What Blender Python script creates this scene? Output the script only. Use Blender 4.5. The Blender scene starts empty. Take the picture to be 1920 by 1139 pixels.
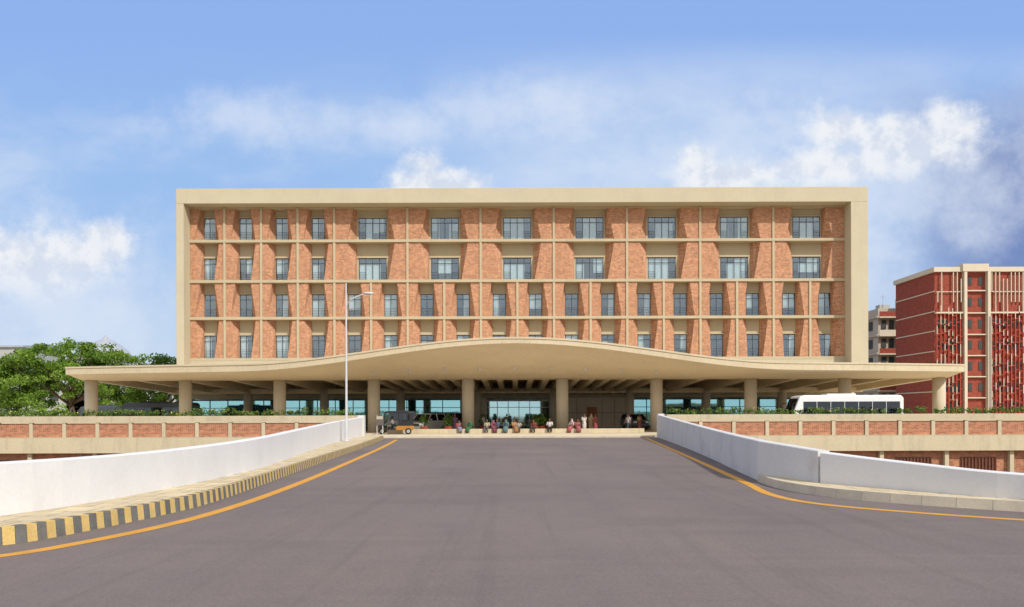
import bpy, math, random
import numpy as np
from mathutils import Vector, Matrix
random.seed(7); rng=np.random.default_rng(7)
scene=bpy.context.scene
COL=scene.collection

# ------------------------------------------------------------------ materials
def nn(nt,t,**k):
    n=nt.nodes.new(t)
    for a,b in k.items(): setattr(n,a,b)
    return n
def pm(name,c,rough=.8,var=.12,scale=3.,fine=40.,bump=0.,metal=0.,stain=0.,stain_c=(.1,.09,.08),spec=.3,coords='Object',streak=(1.6,1.6,.22)):
    m=bpy.data.materials.new(name); m.use_nodes=True; nt=m.node_tree; b=nt.nodes['Principled BSDF']
    b.inputs['Roughness'].default_value=rough; b.inputs['Metallic'].default_value=metal
    b.inputs['Specular IOR Level'].default_value=spec
    tc=nn(nt,'ShaderNodeTexCoord')
    n1=nn(nt,'ShaderNodeTexNoise'); n1.inputs['Scale'].default_value=scale; n1.inputs['Detail'].default_value=6
    n2=nn(nt,'ShaderNodeTexNoise'); n2.inputs['Scale'].default_value=fine; n2.inputs['Detail'].default_value=3
    nt.links.new(tc.outputs[coords],n1.inputs['Vector']); nt.links.new(tc.outputs[coords],n2.inputs['Vector'])
    add=nn(nt,'ShaderNodeMath',operation='ADD'); nt.links.new(n1.outputs['Fac'],add.inputs[0]); nt.links.new(n2.outputs['Fac'],add.inputs[1])
    mr=nn(nt,'ShaderNodeMapRange'); mr.inputs['From Min'].default_value=.7; mr.inputs['From Max'].default_value=1.3
    nt.links.new(add.outputs[0],mr.inputs['Value'])
    mx=nn(nt,'ShaderNodeMix',data_type='RGBA')
    mx.inputs[6].default_value=tuple(x*(1-var) for x in c)+(1,); mx.inputs[7].default_value=tuple(min(1,x*(1+var)) for x in c)+(1,)
    nt.links.new(mr.outputs[0],mx.inputs[0]); out=mx.outputs[2]
    if stain>0:
        mp=nn(nt,'ShaderNodeMapping'); mp.inputs['Scale'].default_value=streak; nt.links.new(tc.outputs[coords],mp.inputs['Vector'])
        n3=nn(nt,'ShaderNodeTexNoise'); n3.inputs['Scale'].default_value=1.3; n3.inputs['Detail'].default_value=8; n3.inputs['Roughness'].default_value=.7
        nt.links.new(mp.outputs[0],n3.inputs['Vector'])
        r=nn(nt,'ShaderNodeMapRange'); r.inputs['From Min'].default_value=.5; r.inputs['From Max'].default_value=.78; r.inputs['To Max'].default_value=stain
        nt.links.new(n3.outputs['Fac'],r.inputs['Value'])
        m2=nn(nt,'ShaderNodeMix',data_type='RGBA'); m2.inputs[7].default_value=stain_c+(1,)
        nt.links.new(r.outputs[0],m2.inputs[0]); nt.links.new(out,m2.inputs[6]); out=m2.outputs[2]
    nt.links.new(out,b.inputs['Base Color'])
    if bump>0:
        bp=nn(nt,'ShaderNodeBump'); bp.inputs['Strength'].default_value=bump; bp.inputs['Distance'].default_value=.02
        nt.links.new(n2.outputs['Fac'],bp.inputs['Height']); nt.links.new(bp.outputs[0],b.inputs['Normal'])
    return m
def brick_mat(name,c1,c2,mortar,bw=.32,bh=.11,big=.5,ms=.012,nscale=2.2):
    m=bpy.data.materials.new(name); m.use_nodes=True; nt=m.node_tree; b=nt.nodes['Principled BSDF']
    b.inputs['Roughness'].default_value=.9; b.inputs['Specular IOR Level'].default_value=.2
    tc=nn(nt,'ShaderNodeTexCoord'); sp=nn(nt,'ShaderNodeSeparateXYZ'); nt.links.new(tc.outputs['Object'],sp.inputs[0])
    ad=nn(nt,'ShaderNodeMath',operation='ADD'); nt.links.new(sp.outputs[0],ad.inputs[0]); nt.links.new(sp.outputs[1],ad.inputs[1])
    cb=nn(nt,'ShaderNodeCombineXYZ'); nt.links.new(ad.outputs[0],cb.inputs[0]); nt.links.new(sp.outputs[2],cb.inputs[1])
    br=nn(nt,'ShaderNodeTexBrick'); br.inputs['Scale'].default_value=1.; br.inputs['Brick Width'].default_value=bw; br.inputs['Row Height'].default_value=bh
    br.inputs['Mortar Size'].default_value=ms; br.inputs['Bias'].default_value=0.
    br.inputs['Color1'].default_value=c1+(1,); br.inputs['Color2'].default_value=c2+(1,); br.inputs['Mortar'].default_value=mortar+(1,)
    nt.links.new(cb.outputs[0],br.inputs['Vector'])
    n=nn(nt,'ShaderNodeTexNoise'); n.inputs['Scale'].default_value=nscale; n.inputs['Detail'].default_value=9; n.inputs['Roughness'].default_value=.75
    nt.links.new(tc.outputs['Object'],n.inputs['Vector'])
    mr=nn(nt,'ShaderNodeMapRange'); mr.inputs['From Min'].default_value=.3; mr.inputs['From Max'].default_value=.7; mr.inputs['To Min'].default_value=1-big*.5; mr.inputs['To Max'].default_value=1+big*.5
    nt.links.new(n.outputs['Fac'],mr.inputs['Value'])
    mu=nn(nt,'ShaderNodeVectorMath',operation='SCALE'); nt.links.new(br.outputs['Color'],mu.inputs[0]); nt.links.new(mr.outputs[0],mu.inputs['Scale'])
    nt.links.new(mu.outputs[0],b.inputs['Base Color'])
    bp=nn(nt,'ShaderNodeBump'); bp.inputs['Strength'].default_value=.4; bp.inputs['Distance'].default_value=.01; bp.invert=True
    nt.links.new(br.outputs['Fac'],bp.inputs['Height']); nt.links.new(bp.outputs[0],b.inputs['Normal'])
    return m
def glass_mat(name,tint,gloss=.35,gc=(.8,.9,1.),rough=.03):
    m=bpy.data.materials.new(name); m.use_nodes=True; nt=m.node_tree; nt.nodes.clear()
    o=nn(nt,'ShaderNodeOutputMaterial'); t=nn(nt,'ShaderNodeBsdfTransparent'); t.inputs[0].default_value=tint+(1,)
    g=nn(nt,'ShaderNodeBsdfGlossy'); g.inputs['Color'].default_value=gc+(1,); g.inputs['Roughness'].default_value=rough
    tc=nn(nt,'ShaderNodeTexCoord'); n=nn(nt,'ShaderNodeTexNoise'); n.inputs['Scale'].default_value=.7
    nt.links.new(tc.outputs['Object'],n.inputs['Vector'])
    bp=nn(nt,'ShaderNodeBump'); bp.inputs['Strength'].default_value=.08; nt.links.new(n.outputs['Fac'],bp.inputs['Height']); nt.links.new(bp.outputs[0],g.inputs['Normal'])
    mx=nn(nt,'ShaderNodeMixShader'); mx.inputs[0].default_value=gloss
    nt.links.new(t.outputs[0],mx.inputs[1]); nt.links.new(g.outputs[0],mx.inputs[2]); nt.links.new(mx.outputs[0],o.inputs[0])
    return m
def leaf_mat(name,dark,light,scale=.5):
    m=bpy.data.materials.new(name); m.use_nodes=True; nt=m.node_tree; b=nt.nodes['Principled BSDF']
    b.inputs['Roughness'].default_value=.6; b.inputs['Specular IOR Level'].default_value=.3
    tc=nn(nt,'ShaderNodeTexCoord'); n=nn(nt,'ShaderNodeTexNoise'); n.inputs['Scale'].default_value=scale; n.inputs['Detail'].default_value=4
    nt.links.new(tc.outputs['Object'],n.inputs['Vector'])
    g=nn(nt,'ShaderNodeNewGeometry')
    a=nn(nt,'ShaderNodeMath',operation='MULTIPLY_ADD'); a.inputs[1].default_value=.45; nt.links.new(g.outputs['Random Per Island'],a.inputs[0]); nt.links.new(n.outputs['Fac'],a.inputs[2])
    mr=nn(nt,'ShaderNodeMapRange'); mr.inputs['From Min'].default_value=.4; mr.inputs['From Max'].default_value=1.05; nt.links.new(a.outputs[0],mr.inputs['Value'])
    mx=nn(nt,'ShaderNodeMix',data_type='RGBA'); mx.inputs[6].default_value=dark+(1,); mx.inputs[7].default_value=light+(1,)
    nt.links.new(mr.outputs[0],mx.inputs[0]); nt.links.new(mx.outputs[2],b.inputs['Base Color'])
    tr=nn(nt,'ShaderNodeBsdfTranslucent'); nt.links.new(mx.outputs[2],tr.inputs['Color'])
    ms=nn(nt,'ShaderNodeMixShader'); ms.inputs[0].default_value=.42
    nt.links.new(b.outputs[0],ms.inputs[1]); nt.links.new(tr.outputs[0],ms.inputs[2]); nt.links.new(ms.outputs[0],nt.nodes['Material Output'].inputs[0])
    return m

M={}
M['beige']=pm('beige_plaster',(.50,.44,.315),.85,.05,.5,6,stain=.14,stain_c=(.3,.24,.15))
M['beige_d']=pm('beige_render_inner',(.47,.40,.27),.85,.06,.8,9,stain=.25,stain_c=(.25,.2,.12))
M['concrete']=pm('canopy_concrete',(.57,.48,.33),.8,.08,.35,5,stain=.35,stain_c=(.33,.26,.16))
M['soffit']=pm('soffit_concrete',(.78,.64,.44),.85,.06,.3,5,stain=.2,stain_c=(.55,.42,.27),streak=(.5,.5,.5))
M['beamc']=pm('beam_concrete',(.78,.65,.45),.85,.08,.5,6)
M['deck']=pm('deck_concrete',(.62,.54,.40),.85,.08,.4,7,stain=.35,stain_c=(.35,.29,.2),streak=(.5,.5,.5))
M['column']=pm('column_concrete',(.54,.47,.35),.8,.07,.8,12,stain=.25,stain_c=(.3,.25,.18))
M['slab']=pm('terrace_concrete',(.53,.455,.315),.85,.08,.4,7,stain=.5,stain_c=(.24,.20,.14))
M['brick']=brick_mat('facade_brick',(.53,.235,.120),(.33,.130,.068),(.52,.38,.26),.36,.125,.7,.016,3.6)
M['brick2']=brick_mat('parapet_brick',(.50,.195,.10),(.30,.11,.06),(.42,.30,.21),.3,.1,.6)
M['redbrick']=brick_mat('dark_red_brick',(.33,.065,.04),(.22,.04,.028),(.26,.10,.07),big=.4)
M['redscreen']=pm('red_screen',(.33,.055,.032),.7,.15,2,20)
M['slat']=pm('slat_paint',(.16,.06,.04),.7,.15,2,20)
M['white']=pm('white_wall_paint',(.69,.68,.665),.75,.04,.3,14,stain=.22,stain_c=(.45,.43,.38),streak=(.6,.6,.4))
M['white2']=pm('weathered_wall_paint',(.60,.585,.565),.8,.06,.6,14,stain=.6,stain_c=(.33,.31,.28),streak=(.5,.5,.5))
M['frame']=pm('window_frame_paint',(.035,.04,.045),.45,.1,4,20)
M['glass']=glass_mat('window_glass',(.85,.90,.92),.16,(.85,.95,1.))
M['curtain']=pm('curtain_cloth',(.80,.82,.78),.9,.12,4,30)
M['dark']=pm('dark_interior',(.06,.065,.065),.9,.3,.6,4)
M['lobby']=pm('lobby_interior',(.60,.66,.62),.9,.3,.6,4)
M['teal']=glass_mat('teal_glass',(.35,.68,.70),.50,(.52,.92,.98))
M['clear']=glass_mat('lobby_glass',(.6,.8,.8),.48,(.70,.97,1.))
M['stone']=pm('stone_cladding',(.66,.56,.42),.6,.1,1,8)
M['wood']=pm('door_wood',(.46,.17,.06),.5,.2,3,30)
M['metalw']=pm('painted_steel',(.62,.63,.64),.4,.05,3,30,metal=.3)
M['ylw']=pm('yellow_road_paint',(.60,.28,.025),.7,.14,2.5,60,stain=.35,stain_c=(.3,.19,.08))
M['kerby']=pm('kerb_yellow',(.58,.40,.14),.8,.2,3,40,stain=.45,stain_c=(.3,.27,.2))
M['kerbg']=pm('kerb_grey',(.14,.135,.12),.8,.25,3,40,stain=.45,stain_c=(.34,.3,.22))
M['kerbc']=pm('kerb_concrete',(.54,.47,.36),.85,.12,2,30,stain=.45,stain_c=(.28,.24,.18),streak=(1,1,1))
M['soil']=pm('dry_ground',(.24,.17,.11),.95,.25,.05,2)
M['bark']=pm('tree_bark',(.13,.09,.06),.9,.25,4,20)
M['leaf']=leaf_mat('tree_leaves',(.055,.125,.015),(.30,.45,.06),.35)
M['leaf2']=leaf_mat('shrub_leaves',(.04,.09,.02),(.20,.32,.06),1.5)
M['flower']=pm('yellow_petals',(.75,.45,.05),.7,.2,10,40)
M['black']=pm('black_rubber',(.015,.015,.015),.6,.2,5,40)
M['cream']=pm('cream_plaster',(.58,.51,.40),.85,.06,.6,8,stain=.2,stain_c=(.3,.27,.2))
M['tan']=pm('tan_plaster',(.46,.39,.31),.85,.08,.6,8,stain=.3,stain_c=(.25,.2,.15))
M['grey']=pm('grey_plaster',(.38,.38,.36),.85,.08,.6,8)
M['roofg']=pm('grey_roof_sheet',(.34,.36,.39),.5,.1,1,8)

def paving(name,c):
    m=brick_mat(name,tuple(x*1.06 for x in c),tuple(x*.86 for x in c),tuple(x*.45 for x in c),.6,.6,.45)
    nt=m.node_tree
    cb=[n for n in nt.nodes if n.type=='COMBXYZ'][0]; sp=[n for n in nt.nodes if n.type=='SEPXYZ'][0]
    for l in list(cb.inputs[0].links)+list(cb.inputs[1].links): nt.links.remove(l)
    nt.links.new(sp.outputs[0],cb.inputs[0]); nt.links.new(sp.outputs[1],cb.inputs[1])
    return m
M['pave']=paving('pavement_tiles',(.57,.465,.30))
def asphalt():
    m=bpy.data.materials.new('asphalt'); m.use_nodes=True; nt=m.node_tree; b=nt.nodes['Principled BSDF']
    b.inputs['Roughness'].default_value=.9; b.inputs['Specular IOR Level'].default_value=.15
    tc=nn(nt,'ShaderNodeTexCoord')
    def noise(s,d=5,r=.6,sc=(1,1,1),rot=0):
        mp=nn(nt,'ShaderNodeMapping'); mp.inputs['Scale'].default_value=sc; mp.inputs['Rotation'].default_value=(0,0,rot); nt.links.new(tc.outputs['Object'],mp.inputs[0])
        n=nn(nt,'ShaderNodeTexNoise'); n.inputs['Scale'].default_value=s; n.inputs['Detail'].default_value=d; n.inputs['Roughness'].default_value=r
        nt.links.new(mp.outputs[0],n.inputs['Vector']); return n.outputs['Fac']
    def mixc(f,a,c):
        x=nn(nt,'ShaderNodeMix',data_type='RGBA'); nt.links.new(f,x.inputs[0])
        for i,v in ((6,a),(7,c)):
            if isinstance(v,tuple): x.inputs[i].default_value=v+(1,)
            else: nt.links.new(v,x.inputs[i])
        return x.outputs[2]
    def rng_(f,a,c,lo=0,hi=1):
        r=nn(nt,'ShaderNodeMapRange'); r.inputs['From Min'].default_value=a; r.inputs['From Max'].default_value=c; r.inputs['To Min'].default_value=lo; r.inputs['To Max'].default_value=hi
        nt.links.new(f,r.inputs['Value']); return r.outputs[0]
    c=mixc(rng_(noise(.12,6,.65),.35,.65),(.150,.120,.114),(.190,.154,.142))
    c=mixc(rng_(noise(.30,7,.7,(1,.35,1),.5),.42,.72,0,.6),c,(.225,.180,.148))
    c=mixc(rng_(noise(.5,8,.7,(.22,1,1),.15),.50,.72,0,.5),c,(.120,.097,.092))
    c=mixc(rng_(noise(1.0,6,.6,(2.2,.05,1),.05),.54,.66,0,.3),c,(.11,.09,.085))
    c=mixc(rng_(noise(1.0,6,.6,(.06,2.0,1),-.12),.58,.68,0,.25),c,(.25,.20,.165))
    c=mixc(rng_(noise(3.5,8,.75),.50,.72,0,.25),c,(.115,.093,.088))
    c=mixc(rng_(noise(16,7,.8),.45,.64,0,.4),c,(.105,.086,.08))
    c=mixc(rng_(noise(34,4,.8),.53,.68,0,.4),c,(.34,.30,.26))
    nt.links.new(c,b.inputs['Base Color'])
    bp=nn(nt,'ShaderNodeBump'); bp.inputs['Strength'].default_value=.6; bp.inputs['Distance'].default_value=.01
    nt.links.new(noise(45,4,.7),bp.inputs['Height']); nt.links.new(bp.outputs[0],b.inputs['Normal'])
    return m
M['asphalt']=asphalt()

# ------------------------------------------------------------------ mesh builder
def wloc(o):
    v=Vector((0,0,0))
    while o is not None: v+=o.location; o=o.parent
    return v
class MB:
    def __init__(s): s.v=[]; s.f=[]; s.m=[]
    def add(s,vs,fs,mi=0):
        n=len(s.v); s.v+= [tuple(p) for p in vs]; s.f+=[tuple(n+i for i in f) for f in fs]; s.m+=[mi]*len(fs); return s
    def box(s,x0,x1,y0,y1,z0,z1,mi=0):
        vs=[(x,y,z) for z in (z0,z1) for y in (y0,y1) for x in (x0,x1)]
        return s.add(vs,[(0,2,3,1),(4,5,7,6),(0,1,5,4),(2,6,7,3),(0,4,6,2),(1,3,7,5)],mi)
    def hexa(s,b,t,mi=0):
        return s.add(list(b)+list(t),[(3,2,1,0),(4,5,6,7),(0,1,5,4),(1,2,6,5),(2,3,7,6),(3,0,4,7)],mi)
    def cyl(s,cx,cy,z0,z1,r0,r1=None,n=20,mi=0,axis='z'):
        r1=r0 if r1 is None else r1; vs=[]
        for z,r in ((z0,r0),(z1,r1)):
            for i in range(n):
                a=2*math.pi*i/n; p=(r*math.cos(a),r*math.sin(a))
                if axis=='z': vs.append((cx+p[0],cy+p[1],z))
                elif axis=='y': vs.append((cx+p[0],z,cy+p[1]))
                else: vs.append((z,cx+p[0],cy+p[1]))
        fs=[(i,(i+1)%n,n+(i+1)%n,n+i) for i in range(n)]+[tuple(range(n))[::-1],tuple(range(n,2*n))]
        return s.add(vs,fs,mi)
    def tube(s,path,rad,n=8,mi=0,flat=1.):
        path=[Vector(p) for p in path]; vs=[]; K=len(path)
        for i,p in enumerate(path):
            d=(path[min(i+1,K-1)]-path[max(i-1,0)]).normalized()
            ref=Vector((1,0,0)) if abs(d.x)<.8 else Vector((0,1,0))
            a=(ref-d*ref.dot(d)).normalized(); b=d.cross(a)
            for j in range(n):
                t=2*math.pi*j/n; vs.append(p+a*math.cos(t)*rad[i]+b*math.sin(t)*rad[i]*flat)
        fs=[]
        for i in range(K-1):
            for j in range(n):
                k=(j+1)%n; fs.append((i*n+j,i*n+k,(i+1)*n+k,(i+1)*n+j))
        fs+=[tuple(range(n))[::-1],tuple((K-1)*n+j for j in range(n))]
        return s.add(vs,fs,mi)
    def ell(s,c,r,n=12,m=8,mi=0):
        vs=[];fs=[]
        for i in range(1,m):
            ph=math.pi*i/m
            for j in range(n):
                t=2*math.pi*j/n; vs.append((c[0]+r[0]*math.sin(ph)*math.cos(t),c[1]+r[1]*math.sin(ph)*math.sin(t),c[2]+r[2]*math.cos(ph)))
        for i in range(m-2):
            for j in range(n):
                k=(j+1)%n; fs.append((i*n+j,(i+1)*n+j,(i+1)*n+k,i*n+k))
        t=len(vs); vs.append((c[0],c[1],c[2]+r[2])); vs.append((c[0],c[1],c[2]-r[2]))
        for j in range(n):
            k=(j+1)%n; fs.append((t,j,k)); fs.append((t+1,(m-2)*n+k,(m-2)*n+j))
        return s.add(vs,fs,mi)
    def prism(s,prof,y0,y1,mi=0):
        n=len(prof); vs=[(x,y0,z) for x,z in prof]+[(x,y1,z) for x,z in prof]
        return s.add(vs,[tuple(range(n)),tuple(range(n,2*n))[::-1]]+[(i,n+i,n+(i+1)%n,(i+1)%n) for i in range(n)],mi)
    def obj(s,name,mats,parent=None,smooth=False,origin=None,bevel=0,**props):
        A=np.array(s.v,dtype=float)
        if origin is None:
            o=Vector(((A[:,0].min()+A[:,0].max())/2,(A[:,1].min()+A[:,1].max())/2,A[:,2].min()))
        else: o=Vector(origin)
        me=bpy.data.meshes.new(name); me.from_pydata([tuple(Vector(p)-o) for p in s.v],[],s.f)
        for m in mats: me.materials.append(M[m] if isinstance(m,str) else m)
        me.polygons.foreach_set('material_index',s.m)
        if smooth: me.polygons.foreach_set('use_smooth',[True]*len(me.polygons))
        me.update()
        ob=bpy.data.objects.new(name,me); COL.objects.link(ob)
        if parent is not None: ob.parent=parent; ob.location=o-wloc(parent)
        else: ob.location=o
        if bevel>0:
            b=ob.modifiers.new('bevel','BEVEL'); b.width=bevel; b.segments=2; b.limit_method='ANGLE'
        for k,v in props.items(): ob[k]=v
        return ob
def empty(name,loc=(0,0,0),parent=None,**props):
    e=bpy.data.objects.new(name,None); COL.objects.link(e); e.location=loc
    if parent is not None: e.parent=parent; e.location=Vector(loc)-wloc(parent)
    for k,v in props.items(): e[k]=v
    return e
def copytree(o,loc,rotz=None,parent=None,root=True):
    c=o.copy(); COL.objects.link(c)
    if root:
        c.location=loc
        if rotz is not None: c.rotation_euler[2]=rotz
        if parent is not None: c.parent=parent
    for ch in list(o.children):
        k=copytree(ch,None,root=False); k.parent=c; k.matrix_parent_inverse=ch.matrix_parent_inverse.copy()
    return c
def smooth_line(P,k=6):
    P=[np.array(p,float) for p in P]; out=[]
    Q=[2*P[0]-P[1]]+P+[2*P[-1]-P[-2]]
    for i in range(1,len(Q)-2):
        a,b,c,d=Q[i-1],Q[i],Q[i+1],Q[i+2]
        for j in range(k):
            t=j/k; out.append(.5*((2*b)+(c-a)*t+(2*a-5*b+4*c-d)*t*t+(3*b-a-3*c+d)*t**3))
    out.append(P[-1]); return np.array(out)
def resample(P,n):
    s=np.concatenate([[0],np.cumsum(np.linalg.norm(np.diff(P[:,:2],axis=0),axis=1))]); t=np.linspace(0,s[-1],n)
    return np.stack([np.interp(t,s,P[:,i]) for i in range(P.shape[1])],1)
def normals2(P):
    d=np.gradient(P[:,:2],axis=0); d/=np.linalg.norm(d,axis=1)[:,None]; return np.stack([-d[:,1],d[:,0]],1)

# ------------------------------------------------------------------ ground, road
MB().add([(-3000,-1500,-6),(3000,-1500,-6),(3000,4500,-6),(-3000,4500,-6)],[(0,1,2,3)]).obj('ground',['soil'],kind='structure',label='dry brown ground below the ramp')
Lwall=smooth_line([(-30,5.5,.95),(-14,8.0,1.0),(-10,9.9,1.03),(-7.95,12.6,1.06),(-7.3,16.8,1.04),(-7.3,23.2,1.10),(-8.3,32,1.2),(-9.75,45,1.36),(-10.4,56,1.55)])
RwallA=smooth_line([(10.3,59,1.62),(8.9,44,1.32),(7.7,32.6,1.14),(6.9,26,1.08),(6.4,21.7,1.05)])
RwallA=np.vstack([RwallA,[[6.98,18.95,.91]]])
RwallB=smooth_line([(6.98,18.80,.88),(8.0,17.0,.76),(9.35,15.0,.65),(12.5,12.2,.6),(30,8,.6)])
edge=list(map(tuple,Lwall[:,:2]))+[(-10.6,60.25),(10.6,60.25)]+list(map(tuple,RwallA[:,:2]))+list(map(tuple,RwallB[:,:2]))+[(30,-40),(-30,-40)]
n=len(edge)
mb=MB(); mb.add([(x,y,0) for x,y in edge],[tuple(range(n))[::-1]],0)
mb.add([(x,y,-.02) for x,y in edge]+[(x,y,-6.2) for x,y in edge],[(i,(i+1)%n,n+(i+1)%n,n+i) for i in range(n)],1)
mb.obj('road',['asphalt','slab'],origin=(0,0,0),kind='structure',label='grey asphalt forecourt road with yellow edge lines')
def strip(P,w,z,name,mat,label):
    N=normals2(P); a=P[:,:2]+N*w/2; b=P[:,:2]-N*w/2; k=len(P)
    MB().add([(x,y,z) for x,y in a]+[(x,y,z) for x,y in b],[(i,k+i,k+i+1,i+1) for i in range(k-1)]).obj(name,[mat],origin=(0,0,0),kind='structure',label=label)
Ly=smooth_line([(-20,6.6),(-11,8.3),(-7.6,9.6),(-6.56,10.46),(-6.08,11.55),(-5.68,13.2),(-5.5,15),(-5.48,18.1),(-5.75,24.1),(-6.44,34.7),(-7.1,44),(-8.1,56)],10)
Ry=smooth_line([(9.35,59),(7.87,42.6),(6.9,31.9),(6.28,25.2),(5.87,20.8),(5.6,18.4),(5.68,16.9),(6.1,15.84),(7.05,14.75),(8.45,13.6),(11.5,11.7),(20,8)],10)
strip(Ly,.24,.004,'road_marking','ylw','worn yellow edge line painted on the asphalt')
strip(Ry,.22,.004,'road_marking','ylw','worn yellow edge line painted on the asphalt')
def wall(P,th,side,name,mat,label,z0=-5.9):
    N=normals2(P)*side; a=P[:,:2]; b=P[:,:2]+N*th; k=len(P)
    rings=[(a,z0,None),(a,0,'t0'),(a+N*.02,0,'t1'),(b-N*.02,0,'t1'),(b,0,'t0'),(b,z0,None)]
    vs=[]
    for pts,z,t in rings:
        for i in range(k):
            zz=z if t is None else (P[i,2]-.02 if t=='t0' else P[i,2])
            vs.append((pts[i][0],pts[i][1],zz))
    fs=[]; R=len(rings)
    for r in range(R-1):
        for i in range(k-1): fs.append((r*k+i,r*k+i+1,(r+1)*k+i+1,(r+1)*k+i))
    fs.append(tuple(r*k for r in range(R))); fs.append(tuple(r*k+k-1 for r in range(R))[::-1])
    return MB().add(vs,fs).obj(name,[mat],label=label,category='wall')
wall(Lwall,.3,1,'boundary_wall','white','smooth white painted ramp wall beside the striped kerb')
wall(RwallA,.3,1,'boundary_wall','white2','weathered white ramp wall running up to the entrance')
wall(RwallB,.3,1,'boundary_wall','white','low white wall stepping down beside the pavement')
MB().box(-10.75,-10.3,55.9,56.5,-1,1.68).obj('wall_pier',['white2'],bevel=.02,label='square white pier closing the ramp wall',category='pier')
MB().box(10.25,10.7,58.9,59.5,-1,1.72).obj('wall_pier',['white2'],bevel=.02,label='square white pier closing the ramp wall',category='pier')
KL=smooth_line([(-20,7.9),(-11,9.3),(-8.2,10.4),(-7.07,11.3),(-6.74,12.1),(-6.5,13.3),(-6.28,14.7),(-6.17,16.8),(-6.45,21.3),(-7.08,29.8),(-7.95,42.6),(-9.2,57.5)],12)
KH=.25
def kerb(K,h,w,side,mats,name,label,step=.3,gap=.02):
    L=np.linalg.norm(np.diff(K,axis=0),axis=1).sum(); n=int(L/step)+1; P=resample(K,n); N=normals2(P)*side; mb=MB()
    for i in range(n-1):
        a,b=P[i],P[i+1]; g=(b-a)*gap; b2=b-g; a2=a+g
        na,nb=N[i],N[i+1]
        bo=[a2,b2,b2+nb*w,a2+na*w]; to=[a2+na*.03,b2+nb*.03,b2+nb*w,a2+na*w]
        if side<0: bo=bo[::-1]; to=to[::-1]
        mb.hexa([(p[0],p[1],-.05) for p in bo],[(p[0],p[1],h) for p in to],i%len(mats))
    return mb.obj(name,mats,origin=(0,0,0),kind='structure',label=label)
kerb(KL,KH,.16,1,['kerby','kerbg'],'kerb','kerb painted in worn yellow and dark grey blocks',.17)
def matchline(K,W,n=80):
    a=resample(K,n); out=[]
    for p in a:
        d=np.linalg.norm(W[:,:2]-p[:2],axis=1); out.append(W[d.argmin(),:2])
    return np.array(out)
def pavement2(K,W,z,label,side,w=.12,n=120):
    a=resample(K,n)[:,:2]; Wd=resample(W,1500); b=matchline(K,Wd,n); a=a+normals2(a)*side*w
    MB().add([(p[0],p[1],z) for p in a]+[(p[0],p[1],z) for p in b],[(i,n+i,n+i+1,i+1) for i in range(n-1)]).obj('pavement',['pave'],origin=(0,0,0),kind='structure',label=label)
pavement2(KL,Lwall,KH-.006,'beige paved footway between striped kerb and white wall',1)
KR=smooth_line([(6.30,21.4),(6.18,19.8),(6.3,18.5),(6.7,17.3),(7.63,16.0),(9.1,14.7),(11.8,12.6),(20,9.5)],12)
kerb(KR,.19,.16,1,['kerbc'],'kerb','bare stained concrete kerb around the pavement corner',.6,.006)
pavement2(KR,np.vstack([RwallA[-6:],RwallB]),.184,'narrow dusty footway below the low white wall',1)

# ------------------------------------------------------------------ terrace
mb=MB(); mb.box(-120,120,60.3,62,-1.05,.08,0); mb.box(-120,120,62,150,-1.05,.08,1)
mb.obj('pavement',['slab','deck'],origin=(0,60,0),kind='structure',label='beige concrete terrace deck in front of the hospital')
MB().box(-10.2,10.2,59.9,60.28,-.5,.13).obj('kerb',['kerbc'],bevel=.01,kind='structure',label='pale kerb at the end of the asphalt')
MB().box(-10.9,11.0,70.0,70.6,.08,.46).obj('kerb',['slab'],bevel=.02,kind='structure',label='low seating kerb in front of the entrance columns')
def parapet(x0,x1,label):
    root=empty('parapet',((x0+x1)/2,60.5,.08),label=label,category='parapet',group='brick parapets along the terrace edge')
    w=MB(); N=int(abs(x1-x0)/2.4); s=(x1-x0)/N
    w.box(x0,x1,60.32,60.66,1.19,1.27); w.box(x0,x1,60.32,60.62,.09,.12)
    for i in range(N+1): w.box(x0+i*s-.13,x0+i*s+.13,60.36,60.6,.12,1.19)
    w.obj('coping',['slab'],root)
    for i in range(N):
        MB().box(x0+i*s+.15,x0+(i+1)*s-.15,60.45,60.56,.125,1.12).obj('brick_panel',['brick2'],root)
    return root
parapet(-82,-11.2,'terrace parapet of brick panels between beige posts')
parapet(11.2,82,'terrace parapet of brick panels between beige posts')
def leaves(mb,centers,radii,count,size,flat=.6,mi=0,up=.3,seed=1):
    r=np.random.default_rng(seed)
    for c,R,k in zip(centers,radii,count):
        d=r.normal(size=(k,3)); d/=np.linalg.norm(d,axis=1)[:,None]
        rr=R*(r.random(k)**.45); P=np.array(c)+d*rr[:,None]*np.array([1,1,flat])
        nrm=r.normal(size=(k,3))+np.array([0,0,up]); nrm/=np.linalg.norm(nrm,axis=1)[:,None]
        t=np.cross(nrm,r.normal(size=(k,3))); t/=np.linalg.norm(t,axis=1)[:,None]; b=np.cross(nrm,t)
        sz=size*(.6+.8*r.random(k))
        q0=P-t*sz[:,None]*.5; q1=P+b*sz[:,None]*.28; q2=P+t*sz[:,None]*.5; q3=P-b*sz[:,None]*.28
        base=len(mb.v)
        V=np.stack([q0,q1,q2,q3],1).reshape(-1,3); mb.v+=list(map(tuple,V.tolist()))
        mb.f+=[(base+4*i,base+4*i+1,base+4*i+2,base+4*i+3) for i in range(k)]; mb.m+=[mi]*k
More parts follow.
